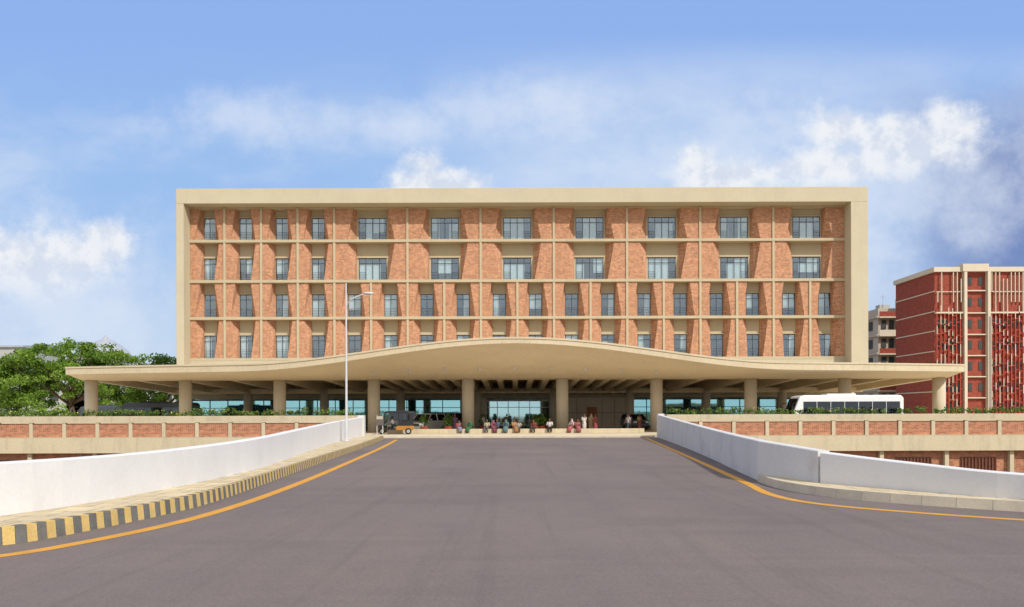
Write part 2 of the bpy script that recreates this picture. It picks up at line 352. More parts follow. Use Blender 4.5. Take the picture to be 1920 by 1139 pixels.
def planter(x0,x1,seed):
    mb=MB(); mb.box(x0,x1,61.6,61.75,.08,1.66); mb.box(x0,x1,62.55,62.7,.08,1.66); mb.box(x0,x0+.15,61.75,62.55,.08,1.66); mb.box(x1-.15,x1,61.75,62.55,.08,1.66); mb.box(x0+.15,x1-.15,61.75,62.55,1.3,1.55,1)
    mb.obj('planter',['slab','soil'],label='long beige concrete planter filled with low flowering shrubs',category='planter',group='terrace planters')
    r=np.random.default_rng(seed); n=int((x1-x0)/.3); C=[];R=[];K=[]
    for i in range(n):
        x=x0+.2+(x1-x0-.4)*i/n
        h=(.5+.5*math.sin(x*.9+seed)+.3*math.sin(x*2.3))*.16
        if r.random()<.08: continue
        C.append((x+r.uniform(-.1,.1),62.1+r.uniform(-.25,.25),1.74+h*.8+r.uniform(0,.16))); R.append(r.uniform(.18,.38)); K.append(int(r.uniform(26,50)))
    mb=MB(); leaves(mb,C,R,K,.17,.9,0,.3,seed)
    leaves(mb,[(c[0],c[1]-.1,c[2]+.1) for c in C],[.25]*len(C),[3]*len(C),.09,.7,1,.3,seed+1)
    mb.obj('shrub_bed',['leaf2','flower'],kind='stuff',label='low green shrubs with small yellow flowers in the planter')
planter(-80,-11.9,3); planter(11.4,80,5)
for x0,x1 in ((-85,-11.5),(11.5,85)):
    root=empty('undercroft_wall',((x0+x1)/2,62,-5.9),label='brick undercroft wall with slatted openings below the terrace',category='wall')
    mb=MB(); mb.box(x0,x1,60.95,61.2,-5.95,-1.07); mb.obj('brick_wall',['brick2'],root)
    x=x0+1
    while x<x1:
        MB().box(x,x+.3,60.6,60.93,-5.95,-1.06).obj('pillar',['slab'],root); x+=4.8
    x=x0+1
    while x<x1-6:
        mb=MB()
        mb.box(x+1.3,x+3.9,60.86,60.93,-1.62,-1.56)
        for j in range(11): mb.box(x+1.35+j*.25,x+1.43+j*.25,60.80,60.93,-5.9,-1.62)
        mb.obj('slat_screen',['slat'],root); x+=4.8

# ------------------------------------------------------------------ hospital building
DF=94.0; DM=95.85; DB=97.05
CX=.3; BAY=4.27
H=empty('hospital_building',(0,97,0.08),label='five storey hospital with beige concrete frame and brick piers',category='building')
zs=[8.15,12.94,17.25,21.95,25.95]
mb=MB()
OX0,OX1=-38.75,40.45; IX0,IX1=-37.9,38.5; ZT=27.6; ZI=25.9; ZB=7.4
mb.box(OX0,OX1,DF,112,ZI,ZT); mb.box(OX0,IX0,DF,112,ZB,ZI-.002); mb.box(IX1,OX1,DF,112,ZB,ZI-.002); mb.box(OX0,OX1,DF+.4,112,ZB-.5,ZB-.002)
mb.box(IX0,IX1,DM-.1,DM+.6,ZB,8.0)
mb.obj('outer_frame',['beige'],H,bevel=.03)
allx=[CX+(k-9)*BAY for k in range(19)]
bigx=allx[:5]+[allx[i] for i in range(6,19,2)]
rows=[(zs[3],zs[4],bigx,0),(zs[2],zs[3],bigx,1),(zs[1],zs[2],allx,0),(zs[0],zs[1],allx,1)]
for z in zs[:4]: MB().box(IX0-.01,IX1+.01,DM-.12,DB+.1,z-.16,z+.16).obj('floor_slab',['beige_d'],H,bevel=.015)
MB().box(IX0-.01,IX1+.01,DM+.05,DB+.1,zs[4]-.22,zs[4]-.06).obj('floor_slab',['beige_d'],H,bevel=.015)
for z0,z1,xs,_ in rows:
    for x in xs[1:-1]: MB().box(x-.13,x+.13,DM-.08,DM+.5,z0+.162,z1-.162).obj('mullion',['beige_d'],H)
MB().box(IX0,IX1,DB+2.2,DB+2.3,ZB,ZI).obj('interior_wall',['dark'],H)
def make_window(w,h,npan):
    f=MB(); t=.06; d=.1
    f.box(-w/2,w/2,0,d,0,t); f.box(-w/2,w/2,0,d,h-t,h); f.box(-w/2,-w/2+t,0,d,t+.002,h-t-.002); f.box(w/2-t,w/2,0,d,t+.002,h-t-.002)
    f.box(-w/2+t,w/2-t,.01,d-.02,h*.76,h*.76+t)
    for i in range(1,npan):
        x=-w/2+w*i/npan; f.box(x-.03,x+.03,.015,d-.01,t,h-t)
    for j in range(5):
        z=.22+j*.19; f.box(-w/2+t,-w/2+w/npan*.98,-.03,-.01,z,z+.025) ; f.box(w/2-w/npan*.98,w/2-t,-.03,-.01,z,z+.025)
    fr=f.obj('window',['frame'],origin=(0,0,0))
    g=MB(); g.box(-w/2+t,w/2-t,.04,.05,t,h-t); g.obj('glass',['glass'],fr,origin=(0,0,0))
    return fr
WS=make_window(1.5,2.65,2); WL=make_window(3.25,2.65,4)
def place_window(proto,x,z,w,h,npan,lightrow):
    c=proto.copy(); COL.objects.link(c); c.parent=H; c.location=Vector((x,DB-.02,z))-wloc(H)
    g=proto.children[0].copy(); COL.objects.link(g); g.parent=c; g.location=(0,0,0)
    r=random.random(); spans=[]
    pw=w/npan
    if lightrow: r*=.62
    if npan==4:
        if r<.6: spans=[(1,3)] if r<.25 else ([(.9,2),(2.1,3.6)] if r<.45 else [(.1,3.1)])
        elif r<.85: spans=[(.1,1.2),(2.6,3.9)]
        else: spans=[(0.05,.9)]
    else:
        if r<.35: spans=[(.1,1.1)]
        elif r<.55: spans=[(.95,1.95)]
        elif r<.75: spans=[(.05,1.95)]
    if spans:
        m=MB()
        for a,b in spans:
            k=int((b-a)*pw/.07)+2; xs_=np.linspace(-w/2+a*pw,-w/2+b*pw,k); lo=random.choice([.1,.1,.1,.9]); hi=h*random.choice([.99,.99,.74])
            vs=[(xx,.16+.04*(i%2),zz) for zz in (lo,hi) for i,xx in enumerate(xs_)]
            m.add(vs,[(i,i+1,k+i+1,k+i) for i in range(k-1)])
        o=m.obj('curtain',['curtain'],None,origin=(0,0,0)); o.parent=c; o.location=(0,0,0)
npier=0; rest=MB()
for ri,(z0,z1,xs,kind) in enumerate(rows):
    zb=z0+.16; zt=z1-.16
    if ri==0: zt=z1-.22
    wh=2.65; wz=zb+.06
    if ri in (0,2): wz=zb+.12
    order=list(range(len(xs)-1))
    if ri==3: order.sort(key=lambda i:-abs(i-8.5))
    for i in order:
        a,b=xs[i],xs[i+1]
        if i==0: a=IX0+.02-.13
        if i==len(xs)-2: b=IX1-.02+.13
        c=(xs[i]+xs[i+1])/2; big=(b-a)>5; w=3.25 if big else 1.5
        wall_=MB(); x0,x1=c-w/2,c+w/2; y0,y1=DB,DB+.14
        wall_.box(a,x0,y0,y1,zb,zt); wall_.box(x1,b,y0,y1,zb,zt); wall_.box(x0,x1,y0,y1,wz+wh,zt); wall_.box(x0,x1,y0,y1,zb,wz)
        wall_.box(x0-.1,x1+.1,y0-.18,y0-.002,wz+wh+.04,wz+wh+.14)
        wall_.obj('infill_wall',['beige_d'],H)
        if big: wb,ww,wn=2.28,2.12,1.35
        else: wb,ww,wn=1.22,1.10,.52
        top,bot=(ww,wn) if kind==0 else (wn,ww)
        yf=DM+.06; yb=DB-.002
        for s,e in ((1,a+.13),(-1,b-.13)):
            B=[(e,yf,zb),(e+s*bot,yf,zb),(e+s*wb,yb,zb),(e,yb,zb)]
            T=[(e,yf,zt),(e+s*top,yf,zt),(e+s*wb,yb,zt),(e,yb,zt)]
            if s<0: B=B[::-1]; T=T[::-1]
            npier+=1
            if npier<=99: MB().hexa(B,T).obj('brick_pier',['brick'],H,origin=(0,0,0))
            else: rest.hexa(B,T)
        place_window(WL if big else WS,c,wz,w,wh,4 if big else 2,ri==1)
rest.obj('brick_pier',['brick'],H,origin=(0,0,0),kind='stuff')
for proto in (WS,WL):
    for ch in list(proto.children): bpy.data.objects.remove(ch)
    bpy.data.objects.remove(proto)
g=MB(); g.box(-38.6,40.3,DB+.5,112,3.6,ZB-.51); g.box(-38.6,40.3,112,112.3,.08,3.6)
g.obj('ground_storey',['beige_d'],H)
MB().box(-38.6,40.3,DB+2,DB+2.2,.08,3.6).obj('lobby_wall',['lobby'],H)
def curtainwall(x0,x1,z1,mat,step,name):
    m=MB(); m.box(x0,x1,DB+.6,DB+.62,.1,z1); m.obj(name,[mat],H)
    f=MB(); nx=max(1,round((x1-x0)/step))
    for i in range(nx+1): 
        x=x0+(x1-x0)*i/nx; f.box(x-.04,x+.04,DB+.52,DB+.6,.1,z1)
    f.box(x0,x1,DB+.53,DB+.595,z1-.1,z1); f.box(x0,x1,DB+.53,DB+.595,2.45,2.52)
    f.obj('curtain_wall_frame',['metalw' if mat=='clear' else 'frame'],H)
curtainwall(-38.4,-6.5,3.45,'teal',2.14,'glazing')
curtainwall(-3.4,4.3,3.3,'clear',1.28,'lobby_glazing')
MB().box(-6.5,-3.4,DB+.3,DB+.7,.08,3.6).obj('stone_wall',['stone'],H)
m=MB(); m.box(4.3,13.4,DB+.3,DB+.7,.08,3.6)
for x in (5.8,7.3,10.3,11.8): m.box(x-.02,x+.02,DB+.285,DB+.3,.1,3.55,1)
m.box(4.3,13.4,DB+.285,DB+.3,1.8,1.84,1)
m.obj('stone_wall',['stone','slat'],H)
MB().box(8.5,9.7,DB+.2,DB+.28,.08,2.5).box(9.08,9.12,DB+.18,DB+.2,.1,2.48).obj('door',['wood'],H)
curtainwall(13.4,40.0,3.45,'teal',2.14,'glazing')
MB().box(-38,40,98,111,25.9,26.6).obj('roof',['grey'],H)

# ------------------------------------------------------------------ canopy
CN=empty('entrance_canopy',(0,75,.08),label='curved beige concrete entrance canopy on round columns',category='canopy')
W=39.4
def zf(x): return 5.93+1.95*math.cos(math.pi*min(abs(x),23)/46)**2
def yf_(x): return 66+6*(abs(x)/W)**2
def sst(t): t=min(1,max(0,t)); return t*t*(3-2*t)
NX=96; ts=[0,.12,.25,.4,.55,.7,.85,1.0]
xs=[-W+2*W*i/NX for i in range(NX+1)]
mb=MB(); vs=[];fs=[]; fm=[]
for x in xs:
    yf=yf_(x); zt=zf(x); th=.46+.16*min(1,abs(x)/25); ring=[]
    for t in ts:
        y=yf+(75.6-yf)*t; z=(zt-th)*(1-sst(t)**.8)+4.86*sst(t)**.8; ring.append((x,y,z))
    ring.append((x,75.6,5.32)); ring.append((x,97.4,5.32)); ring.append((x,97.4,5.75))
    for t in ts[::-1]:
        y=yf+(78-yf)*t; z=zt*(1-sst(t))+5.85*sst(t); ring.append((x,y,z))
    K=len(ring); vs+=ring
for i in range(NX):
    for j in range(K):
        k=(j+1)%K; fs.append((i*K+j,i*K+k,(i+1)*K+k,(i+1)*K+j)); fm.append(1 if j<=8 else 0)
fs.append(tuple(range(K))[::-1]); fs.append(tuple(NX*K+j for j in range(K))); fm+=[0,0]
mb.add(vs,fs); mb.m=fm; rs=mb.obj('roof_slab',['concrete','soffit'],CN)
vs=[];fs=[]
for x in xs:
    y=yf_(x); z=zf(x); vs+=[(x,y-.06,z-.10),(x,y-.06,z+.04),(x,y+.25,z+.04),(x,y+.25,z-.10)]
for i in range(NX):
    for j in range(4): fs.append((i*4+j,i*4+(j+1)%4,(i+1)*4+(j+1)%4,(i+1)*4+j))
fs.append((3,2,1,0)); fs.append((NX*4,NX*4+1,NX*4+2,NX*4+3))
MB().add(vs,fs).obj('edge_lip',['concrete'],CN)
for i in range(10):
    MB().cyl((i-4.5)*8.6,75,.08,4.95,.56,n=32).obj('column',['column'],CN)
for i in range(8):
    MB().cyl((i-3.5)*8.6,92.6,.08,4.3,.5,n=28).obj('column',['column'],CN)
for o in COL.objects:
    if o.name.startswith('column'):
        for p in o.data.polygons: p.use_smooth=len(p.vertices)==4
bx=[k*1.43 for k in range(-9,10)]+[s*(12.9+4.3*k) for k in range(1,7) for s in (-1,1)]
for x in sorted(bx):
    m=MB(); y0,y1=75.62,97.3; bw=.25 if abs(x)<13 else .3
    m.hexa([(x-bw,y0,4.84),(x+bw,y0,4.84),(x+bw,y1,4.0),(x-bw,y1,4.0)],[(x-bw,y0,5.34),(x+bw,y0,5.34),(x+bw,y1,5.34),(x-bw,y1,5.34)])
    m.obj('beam',['beamc'],CN)
MB().box(-39,39,92.3,92.9,4.05,4.6).obj('cross_beam',['beamc'],CN)
for i in range(9):
    x=-12.2+i*3.05; y=71.0
    yf=yf_(x); t=(y-yf)/(75.6-yf); z=(zf(x)-.5)*(1-sst(t)**.8)+4.86*sst(t)**.8
    MB().cyl(x,y,z-.28,z+.05,.07,.05,n=10).cyl(x,y,z-.34,z-.28,.1,n=10).obj('downlight',['metalw'],CN)

# ------------------------------------------------------------------ right red building
R=empty('apartment_building',(64,110,0),label='dark red brick block with cream fins and lattice screens',category='building')
X0=53.8; Y0=105; ZT2=20.4
m=MB(); m.box(X0,90,Y0+.3,Y0+11,0,ZT2-.7); m.obj('brick_wall',['redbrick'],R)
m=MB()
m.box(X0-.25,X0+3.3,Y0-.1,Y0+11.2,ZT2-.7,ZT2-.1); m.box(X0+3.3,X0+6.6,Y0-.4,Y0+11.2,ZT2-.7,ZT2+.25); m.box(X0+6.6,92,Y0-.1,Y0+11.2,ZT2-.7,ZT2-.1)
for z in (17.2,14.6,12.1,9.5,6.9,4.3): m.box(X0-.05,X0+.0,Y0+.28,Y0+11,z,z+.13)
m.obj('cornice',['cream'],R)
m=MB()
for x in (X0+3.5,X0+6.5,X0+14.2,X0+17.2): m.box(x,x+.36,Y0-.35,Y0+.3,0,ZT2-.71)
m.box(X0,X0+3.5,Y0-.2,Y0+.29,14.35,14.55); m.box(X0+6.92,X0+14.2,Y0-.2,Y0+.29,14.35,14.55)
for z in (17.2,14.35,11.6,8.9,6.2,3.5): m.box(X0+3.88,X0+6.5,Y0-.1,Y0+.29,z,z+.14)
m.obj('pilaster',['cream'],R)
for a,b in ((X0+.1,X0+3.4),(X0+7.0,X0+14.1)):
    m=MB(); x=a+.1
    m.box(a,b,Y0+.0,Y0+.07,17.1,17.2)
    while x<b-.1: 
        m.box(x,x+.09,Y0-.1,Y0+.08,14.6+random.choice([0,0,1.2,2.5]),19.6-random.choice([0,0,.8,2.4])); x+=.5
    m.obj('fin_screen',['cream'],R)
for a,b in ((X0+.0,X0+3.4),(X0+7.0,X0+14.1)):
    m=MB(); x=a; r=random.Random(4)
    while x<b:
        m.box(x,x+.13,Y0-.2,Y0+.05,1,14.3)
        z=1.5
        while z<13.5:
            z+=r.uniform(.7,1.8); m.box(x+.13,x+.50,Y0-.15,Y0,z,z+.12)
            if r.random()<.5: m.box(x+.02,x+.11,Y0-.22,Y0-.202,z,z+r.uniform(.8,1.6),1)
        x+=.50
    m.obj('lattice_screen',['redscreen','cream'],R)
def win(x0,x1,y0,y1,z0,z1,par): MB().box(x0,x1,y0,y1,z0,z1).obj('window',['dark'],par)
for z in (18,15.3,12.5,9.8,7.1,4.4):
    win(X0+4.3,X0+4.75,Y0+.24,Y0+.297,z,z+1.1,R); win(X0+5.6,X0+6.1,Y0+.24,Y0+.297,z,z+1.1,R)
for z in (12.5,9.8,7.1,4.4,2):
    win(X0+.3,X0+3.2,Y0+.24,Y0+.297,z,z+1.1,R); win(X0+7.3,X0+13.9,Y0+.24,Y0+.297,z,z+1.1,R)
MB().cyl(X0+6.8,Y0-.5,0,14,.07,n=8).obj('drain_pipe',['grey'],R)
C=empty('residential_block',(64,136,0),label='cream apartment block with recessed dark windows and balconies',category='building')
m=MB(); m.box(57.5,75,130,145,0,18.2); m.box(60.2,75,128.5,129.98,0,19.6)
for k in range(6): m.box(57.2,57.48,129.9,144,2.2+k*2.9,2.5+k*2.9)
m.obj('block_wall',['tan'],C)
for k in range(6):
    MB().box(57.3,60.19,129.0,129.98,2.1+k*2.9,2.3+k*2.9,0).box(57.3,60.19,129.0,129.1,2.3+k*2.9,3.1+k*2.9,1 if k%2 else 0).obj('balcony',['cream','redbrick'],C)
for k in range(5):
    for x in (58,59.2): win(x,x+.7,129.85,129.98,3.3+k*2.9,4.7+k*2.9,C)
    for x in (61,63.5): win(x,x+1.5,128.35,128.48,3.6+k*2.9,5.0+k*2.9,C)
    for y in (132,135.5,139,142): win(57.35,57.48,y,y+1.6,3.3+k*2.9,4.7+k*2.9,C)
m=MB(); m.box(59.5,61.2,134,135.5,18.2,19.3); m.cyl(60,133.9,18.2,20.9,.035,n=6); m.box(59.6,60.4,133.87,133.93,20.5,20.55); m.obj('rooftop_antenna',['grey'],C)
def farb(x0,x1,y,z,label,roof=None):
    e=empty('distant_building',((x0+x1)/2,y,0),label=label,category='building')
    m=MB(); m.box(x0,x1,y,y+14,0,z); m.obj('block_wall',['grey'],e)
    zz=1.2
    while zz+1.6<z:
        x=x0+.6; m=MB()
        while x+1.6<x1: m.box(x,x+1.5,y-.06,y-.003,zz,zz+1.4); x+=2.3
        m.obj('window_row',['dark'],e,kind='stuff'); zz+=3.1
    m=MB()
    if roof=='cone':
        c=((x0+x1)/2,y+7); w=(x1-x0)/2+1.0
        m.tube([(c[0],c[1],z),(c[0],c[1],z+.3),(c[0],c[1],z+1.3),(c[0],c[1],z+2.2),(c[0],c[1],z+3.0),(c[0],c[1],z+3.5),(c[0],c[1],z+4.3)],[w,w,w*.84,w*.62,w*.36,w*.12,.06],16)
    else: m.hexa([(x0-.4,y-.4,z),(x1+.4,y-.4,z),(x1+.4,y+14.4,z),(x0-.4,y+14.4,z)],[(x0-.4,y-.4,z+.3),(x1+.4,y-.4,z+.3),(x1+.4,y+14.4,z+1.6),(x0-.4,y+14.4,z+1.6)])
    m.obj('roof',['roofg'],e)
farb(-112,-93,155,14.5,'grey concrete block with sloping sheet roof behind trees')
farb(-82.0,-74.5,150,12.7,'small grey pavilion with pointed domed roof','cone')
farb(-78,-58,170,12.0,'long low grey building behind the trees')
farb(-120,-40,150,6.5,'long low grey shed with dark windows')

# ------------------------------------------------------------------ trees
def tree(x,y,z0,ht,Rx,seed,label,nc=70,per=170,lean=0):
    r=np.random.default_rng(seed)
    root=empty('tree',(x,y,z0),label=label,category='tree')
    m=MB(); tz=z0+ht*.32
    m.tube([(x,y,z0-.2),(x+.1,y,z0+ht*.15),(x-.1+lean*.3,y,tz)],[.5,.38,.3],10)
    C=[];Rr=[];K=[]
    for i in range(nc):
        a=r.uniform(0,2*math.pi); q=math.sqrt(r.random()); rx=Rx*q
        top=z0+ht*(.54+.44*math.sqrt(max(0,1-q*q*.92)))
        low=z0+ht*(.24+.12*(1-q))
        zc=top-(top-low)*r.random()**1.25
        C.append((x+lean+rx*math.cos(a),y+rx*.8*math.sin(a),zc)); Rr.append(r.uniform(.75,1.6)); K.append(int(per*r.uniform(.6,1.3)))
    for i in range(13):
        c=C[r.integers(0,nc)]; st=(x+lean*.3*.8,y,tz-r.uniform(0,ht*.1)); mid=((st[0]*.5+c[0]*.5)+r.uniform(-.4,.4),(st[1]+c[1])/2,st[2]*.55+c[2]*.45+r.uniform(0,.5))
        m.tube([st,mid,c],[.2,.12,.05],7)
        for _ in range(2):
            d=C[r.integers(0,nc)]
            if math.dist(d,mid)<6: m.tube([mid,((mid[0]+d[0])/2,(mid[1]+d[1])/2,(mid[2]+d[2])/2+.2),d],[.09,.06,.03],5)
    m.obj('trunk',['bark'],root,smooth=True)
    m=MB(); leaves(m,C,Rr,K,.38,.55,0,.7,seed+9)
    m.obj('crown',['leaf'],root)
tree(-60.5,112,0,11.9,9.4,11,'wide spreading bright green rain tree behind the terrace',165,165)
tree(-50.5,118,0,10.2,8.5,12,'lower leafy green tree beside the hospital',130,155)
tree(-71.5,113,0,9.9,7.8,13,'leafy green tree with drooping branches',130,155)
tree(-44.5,125,0,10.2,6.5,14,'small rounded green tree beside the hospital',90,150)
mb=MB(); r=np.random.default_rng(5); C=[(x,140+r.uniform(-3,3),r.uniform(.4,3.2)) for x in np.arange(-140,-38,1.0)]+[(x,145+r.uniform(-3,3),r.uniform(.4,3.)) for x in np.arange(42,140,1.2)]
leaves(mb,C,[1.7]*len(C),[60]*len(C),.6,.8,0,.4,3); mb.obj('hedge_row',['leaf'],kind='stuff',label='distant band of green bushes')

# ------------------------------------------------------------------ street lamp
L=empty('street_lamp',(-9.45,46,KH),label='tall slim grey street lamp with curved arm on the footway',category='street lamp')
MB().cyl(-9.45,46,KH,9.1,.075,.04,n=14).cyl(-9.45,46,KH,KH+.05,.2,n=12).cyl(-9.45,46,KH+.05,1.4,.1,n=12).obj('pole',['metalw'],L,smooth=False)
MB().tube([(-9.45,46,7.6),(-9.36,46,8.0),(-9.1,46,8.25),(-8.6,46,8.45),(-8.3,46,8.52)],[.035]*5,8).obj('arm',['metalw'],L,smooth=True)
MB().ell((-8.2,46,8.53),(.32,.13,.07)).obj('lamp_head',['metalw'],L,smooth=True)

# ------------------------------------------------------------------ sign, pots
S=empty('information_sign',(-10.6,64,.08),label='small dark notice board on two posts by the ramp wall',category='sign')
M['signr']=pm('sign_dark',(.12,.10,.09),.5,.1); M['signw']=pm('sign_pale',(.40,.37,.30),.5,.05)
MB().box(-10.8,-10.75,64,64.06,.08,1.7).box(-10.35,-10.3,64,64.06,.08,1.7).obj('post',['metalw'],S)
MB().box(-10.85,-10.25,63.93,63.99,.9,1.65,1).box(-10.8,-10.3,63.915,63.928,1.35,1.6,0).obj('panel',['signw','signr'],S)
M['pot']=pm('terracotta_pot',(.36,.06,.035),.5,.12)
P=empty('potted_plant',(0,0,0),label='leafy shrub in a round red pot',category='potted plant',group='potted plants by the entrance')
MB().tube([(0,0,0),(0,0,.08),(0,0,.45),(0,0,.5),(0,0,.56)],[.2,.22,.33,.37,.37],14).obj('pot',['pot'],P,smooth=True)
m=MB(); leaves(m,[(0,0,.9),(.15,.1,1.15),(-.15,0,1.2),(0,.05,1.45)],[.4,.35,.32,.25],[150,120,110,70],.2,.9,0,.4,4); m.tube([(0,0,.4),(0,0,1.3)],[.03,.02],6,1); m.obj('foliage',['leaf2','bark'],P)
for x,y in ((-8.0,72),(-5.9,72.3),(2.3,73),(1.75,72.5),(-3.0,76)):
    copytree(P,(x,y,.08),random.random()*6)
P.location=(3.2,88,.08)

# ------------------------------------------------------------------ vehicles
M['buswhite']=pm('bus_white_paint',(.70,.71,.72),.25,.03,2,20,spec=.5)
M['carglass']=glass_mat('vehicle_glass',(.06,.07,.08),.08)
M['chrome']=pm('chrome',(.6,.6,.6),.2,.05,metal=.9)
M['lampglass']=pm('headlight_lens',(.7,.72,.7),.15,.05)
M['redlens']=pm('tail_light_lens',(.45,.02,.02),.2,.05)
def wheel(parent,x,y,r=.4,w=.24):
    o=MB().cyl(x,r,y,y+w,r,n=22,axis='y').obj('wheel',['black'],parent,bevel=.03)
    MB().cyl(x,r,y-.015,y+w+.015,r*.55,n=16,axis='y').obj('rim',['chrome'],o)
def bus(name,paint,label,L_=8.8,Hh=3.05,stripe=None):
    B=empty(name,(0,0,0),label=label,category='bus'); wd=2.3
    h0=.38; m=MB()
    prof=[(-L_/2,h0),(L_/2,h0),(L_/2,Hh-.25),(L_/2-.15,Hh-.06),(L_/2-.4,Hh),(-L_/2+1.1,Hh),(-L_/2+.75,Hh-.1),(-L_/2+.15,1.5),(-L_/2,1.2)]
    m.prism(prof,-wd/2,wd/2,0); m.obj('body',[paint],B,bevel=.08)
    nW=7; x0=-L_/2+1.0; x1=L_/2-.3; s=(x1-x0)/nW
    for i in range(nW):
        for sy in (-1,1):
            y=sy*(wd/2+.006); MB().box(x0+i*s+.025,x0+(i+1)*s-.025,y-.008,y+.008,1.45,Hh-.52).obj('window',['carglass'],B)
    MB().hexa([(-L_/2+.10,-1.0,1.52),(-L_/2+.17,-1.0,1.52),(-L_/2+.17,1.0,1.52),(-L_/2+.10,1.0,1.52)],[(-L_/2+.60,-1.0,Hh-.25),(-L_/2+.67,-1.0,Hh-.25),(-L_/2+.67,1.0,Hh-.25),(-L_/2+.60,1.0,Hh-.25)]).obj('windscreen',['carglass'],B)
    for sy in (-1,1):
        MB().box(-L_/2-.02,-L_/2+.03,sy*.8-.15,sy*.8+.15,.75,1.0).obj('headlight',['lampglass'],B)
        MB().box(L_/2-.02,L_/2+.02,sy*.95-.1,sy*.95+.1,.9,1.3).obj('tail_light',['redlens'],B)
        MB().tube([(-L_/2+.5,sy*1.15,2.5),(-L_/2+.1,sy*1.38,2.45),(-L_/2+.05,sy*1.4,2.2)],[.03,.03,.03],6).box(-L_/2,-L_/2+.08,sy*1.4-.1,sy*1.4+.1,1.85,2.25).obj('mirror',['black'],B)
        for x in (-L_/2+1.6,L_/2-2.0): wheel(B,x,sy*(wd/2-.12)-.12,.45,.24)
    MB().box(-1.5,.9,-.7,.7,Hh,Hh+.12).obj('roof_unit',[paint],B,bevel=.05)
    MB().box(-L_/2+.9,L_/2-.1,-wd/2-.012,-wd/2+.0,1.15,1.3).obj('side_stripe',['black' if stripe is None else stripe],B)
    return B
b=bus('bus','buswhite','white minibus with dark side windows on the terrace',9.2,3.1); b.location=(27.0,67.9,.08)
M['busdark']=pm('bus_dark_paint',(.05,.06,.07),.3,.1,spec=.5)
b2=bus('coach','busdark','dark coach parked beneath the canopy',7.5,2.9,'chrome'); b2.location=(-36,83,.08)
b3=bus('coach','busdark','dark minibus parked beyond the terrace planter',5.5,2.6,'chrome'); b3.location=(-44,88,.08)
def car(paint,label,hgt=1.75):
    B=empty('parked_car',(0,0,0),label=label,category='car',group='cars at the drop-off'); w=.86
    m=MB(); m.prism([(-2.1,.35),(2.1,.35),(2.12,.95),(1.2,1.08),(-1.95,1.1),(-2.15,.8)],-w,w); m.obj('body',[paint],B,bevel=.07)
    a=[(-1.95,-w+.03),(1.25,-w+.03),(1.25,w-.03),(-1.95,w-.03)]; t=[(-1.75,-w+.16),(.55,-w+.16),(.55,w-.16),(-1.75,w-.16)]
    MB().hexa([(x,y,1.06) for x,y in a],[(x,y,hgt-.05) for x,y in t]).obj('window_band',['carglass'],B,bevel=.04)
    m=MB(); m.box(-1.78,.58,-w+.14,w-.14,hgt-.06,hgt)
    for (x0,y0),(x1,y1) in zip(a,t):
        m.tube([(x0,y0,1.06),(x1,y1,hgt-.03)],[.045,.04],6)
    for s in (-1,1): m.tube([(-.4,s*(w-.02),1.06),(-.35,s*(w-.15),hgt-.03)],[.04,.04],6)
    m.obj('roof',[paint],B)
    for s in (-1,1):
        MB().box(2.08,2.14,s*.62-.16,s*.62+.16,.7,.88).obj('headlight',['lampglass'],B)
        MB().box(-2.17,-2.1,s*.7-.1,s*.7+.1,.8,1.05).obj('tail_light',['redlens'],B)
        MB().box(.9,1.05,s*(w+.1)-.07,s*(w+.1)+.07,1.1,1.24).obj('mirror',[paint],B)
        for x in (-1.3,1.32): wheel(B,x,s*(w-.1)-.1,.33,.2)
    MB().box(2.1,2.15,-.4,.4,.62,.8).obj('grille',['black'],B)
    return B
M['silver']=pm('silver_paint',(.38,.39,.40),.3,.04,metal=.5); M['darkcar']=pm('dark_grey_paint',(.07,.08,.09),.3,.05,spec=.5)
c=car('silver','silver hatchback waiting by the entrance columns',1.7); c.location=(-7.9,74,.08); c.rotation_euler[2]=math.radians(-115)
c=car('darkcar','dark grey estate car waiting at the drop-off',1.75); c.location=(-5.6,78,.08); c.rotation_euler[2]=math.radians(-60)
c=car('silver','silver van parked beyond the rickshaw',1.9); c.location=(-10.4,80,.08); c.rotation_euler[2]=math.radians(10)
c=car('darkcar','dark car parked beside the shopfront',1.6); c.location=(12.2,84,.08); c.rotation_euler[2]=math.radians(-80)
M['ricky']=pm('rickshaw_yellow',(.36,.16,.025),.4,.08); M['rickb']=pm('rickshaw_black',(.02,.02,.022),.45,.2)
A=empty('auto_rickshaw',(0,0,0),label='black and yellow three wheeled auto rickshaw by the kerb',category='auto rickshaw')
m=MB(); m.prism([(.0,.32),(1.3,.32),(1.38,.50),(1.35,.64),(.12,.64),(.05,.55)],-.62,.62,0); m.prism([(-.95,.35),(.05,.32),(.05,.42),(-.9,.45)],-.5,.5,1); m.prism([(.12,.645),(1.35,.645),(1.32,.97),(.25,.97)],-.6,.6,1); m.obj('body',['ricky','rickb'],A,bevel=.03)
m=MB(); m.prism([(-1.2,.45),(-.95,.4),(-.8,.75),(-.75,1.1),(-.85,1.12),(-1.1,.95),(-1.25,.6)],-.42,.42); m.obj('front_cowl',['rickb'],A,bevel=.05)
m=MB(); m.prism([(-.85,1.62),(-.7,1.74),(.9,1.78),(1.25,1.62),(1.34,.98),(1.0,.98),(1.0,1.5),(.7,1.6),(-.8,1.58)],-.62,.62); m.obj('hood',['rickb'],A,bevel=.03)
MB().hexa([(-.86,-.5,1.1),(-.84,-.5,1.1),(-.84,.5,1.1),(-.86,.5,1.1)],[(-.82,-.55,1.62),(-.80,-.55,1.62),(-.80,.55,1.62),(-.82,.55,1.62)]).obj('windscreen',['carglass'],A)
m=MB()
for s in (-1,1): m.tube([(-.84,s*.5,1.1),(-.8,s*.57,1.62)],[.025]*2,6); m.tube([(.3,s*.6,.9),(.2,s*.6,1.66)],[.025]*2,6)
m.obj('roof_post',['rickb'],A)
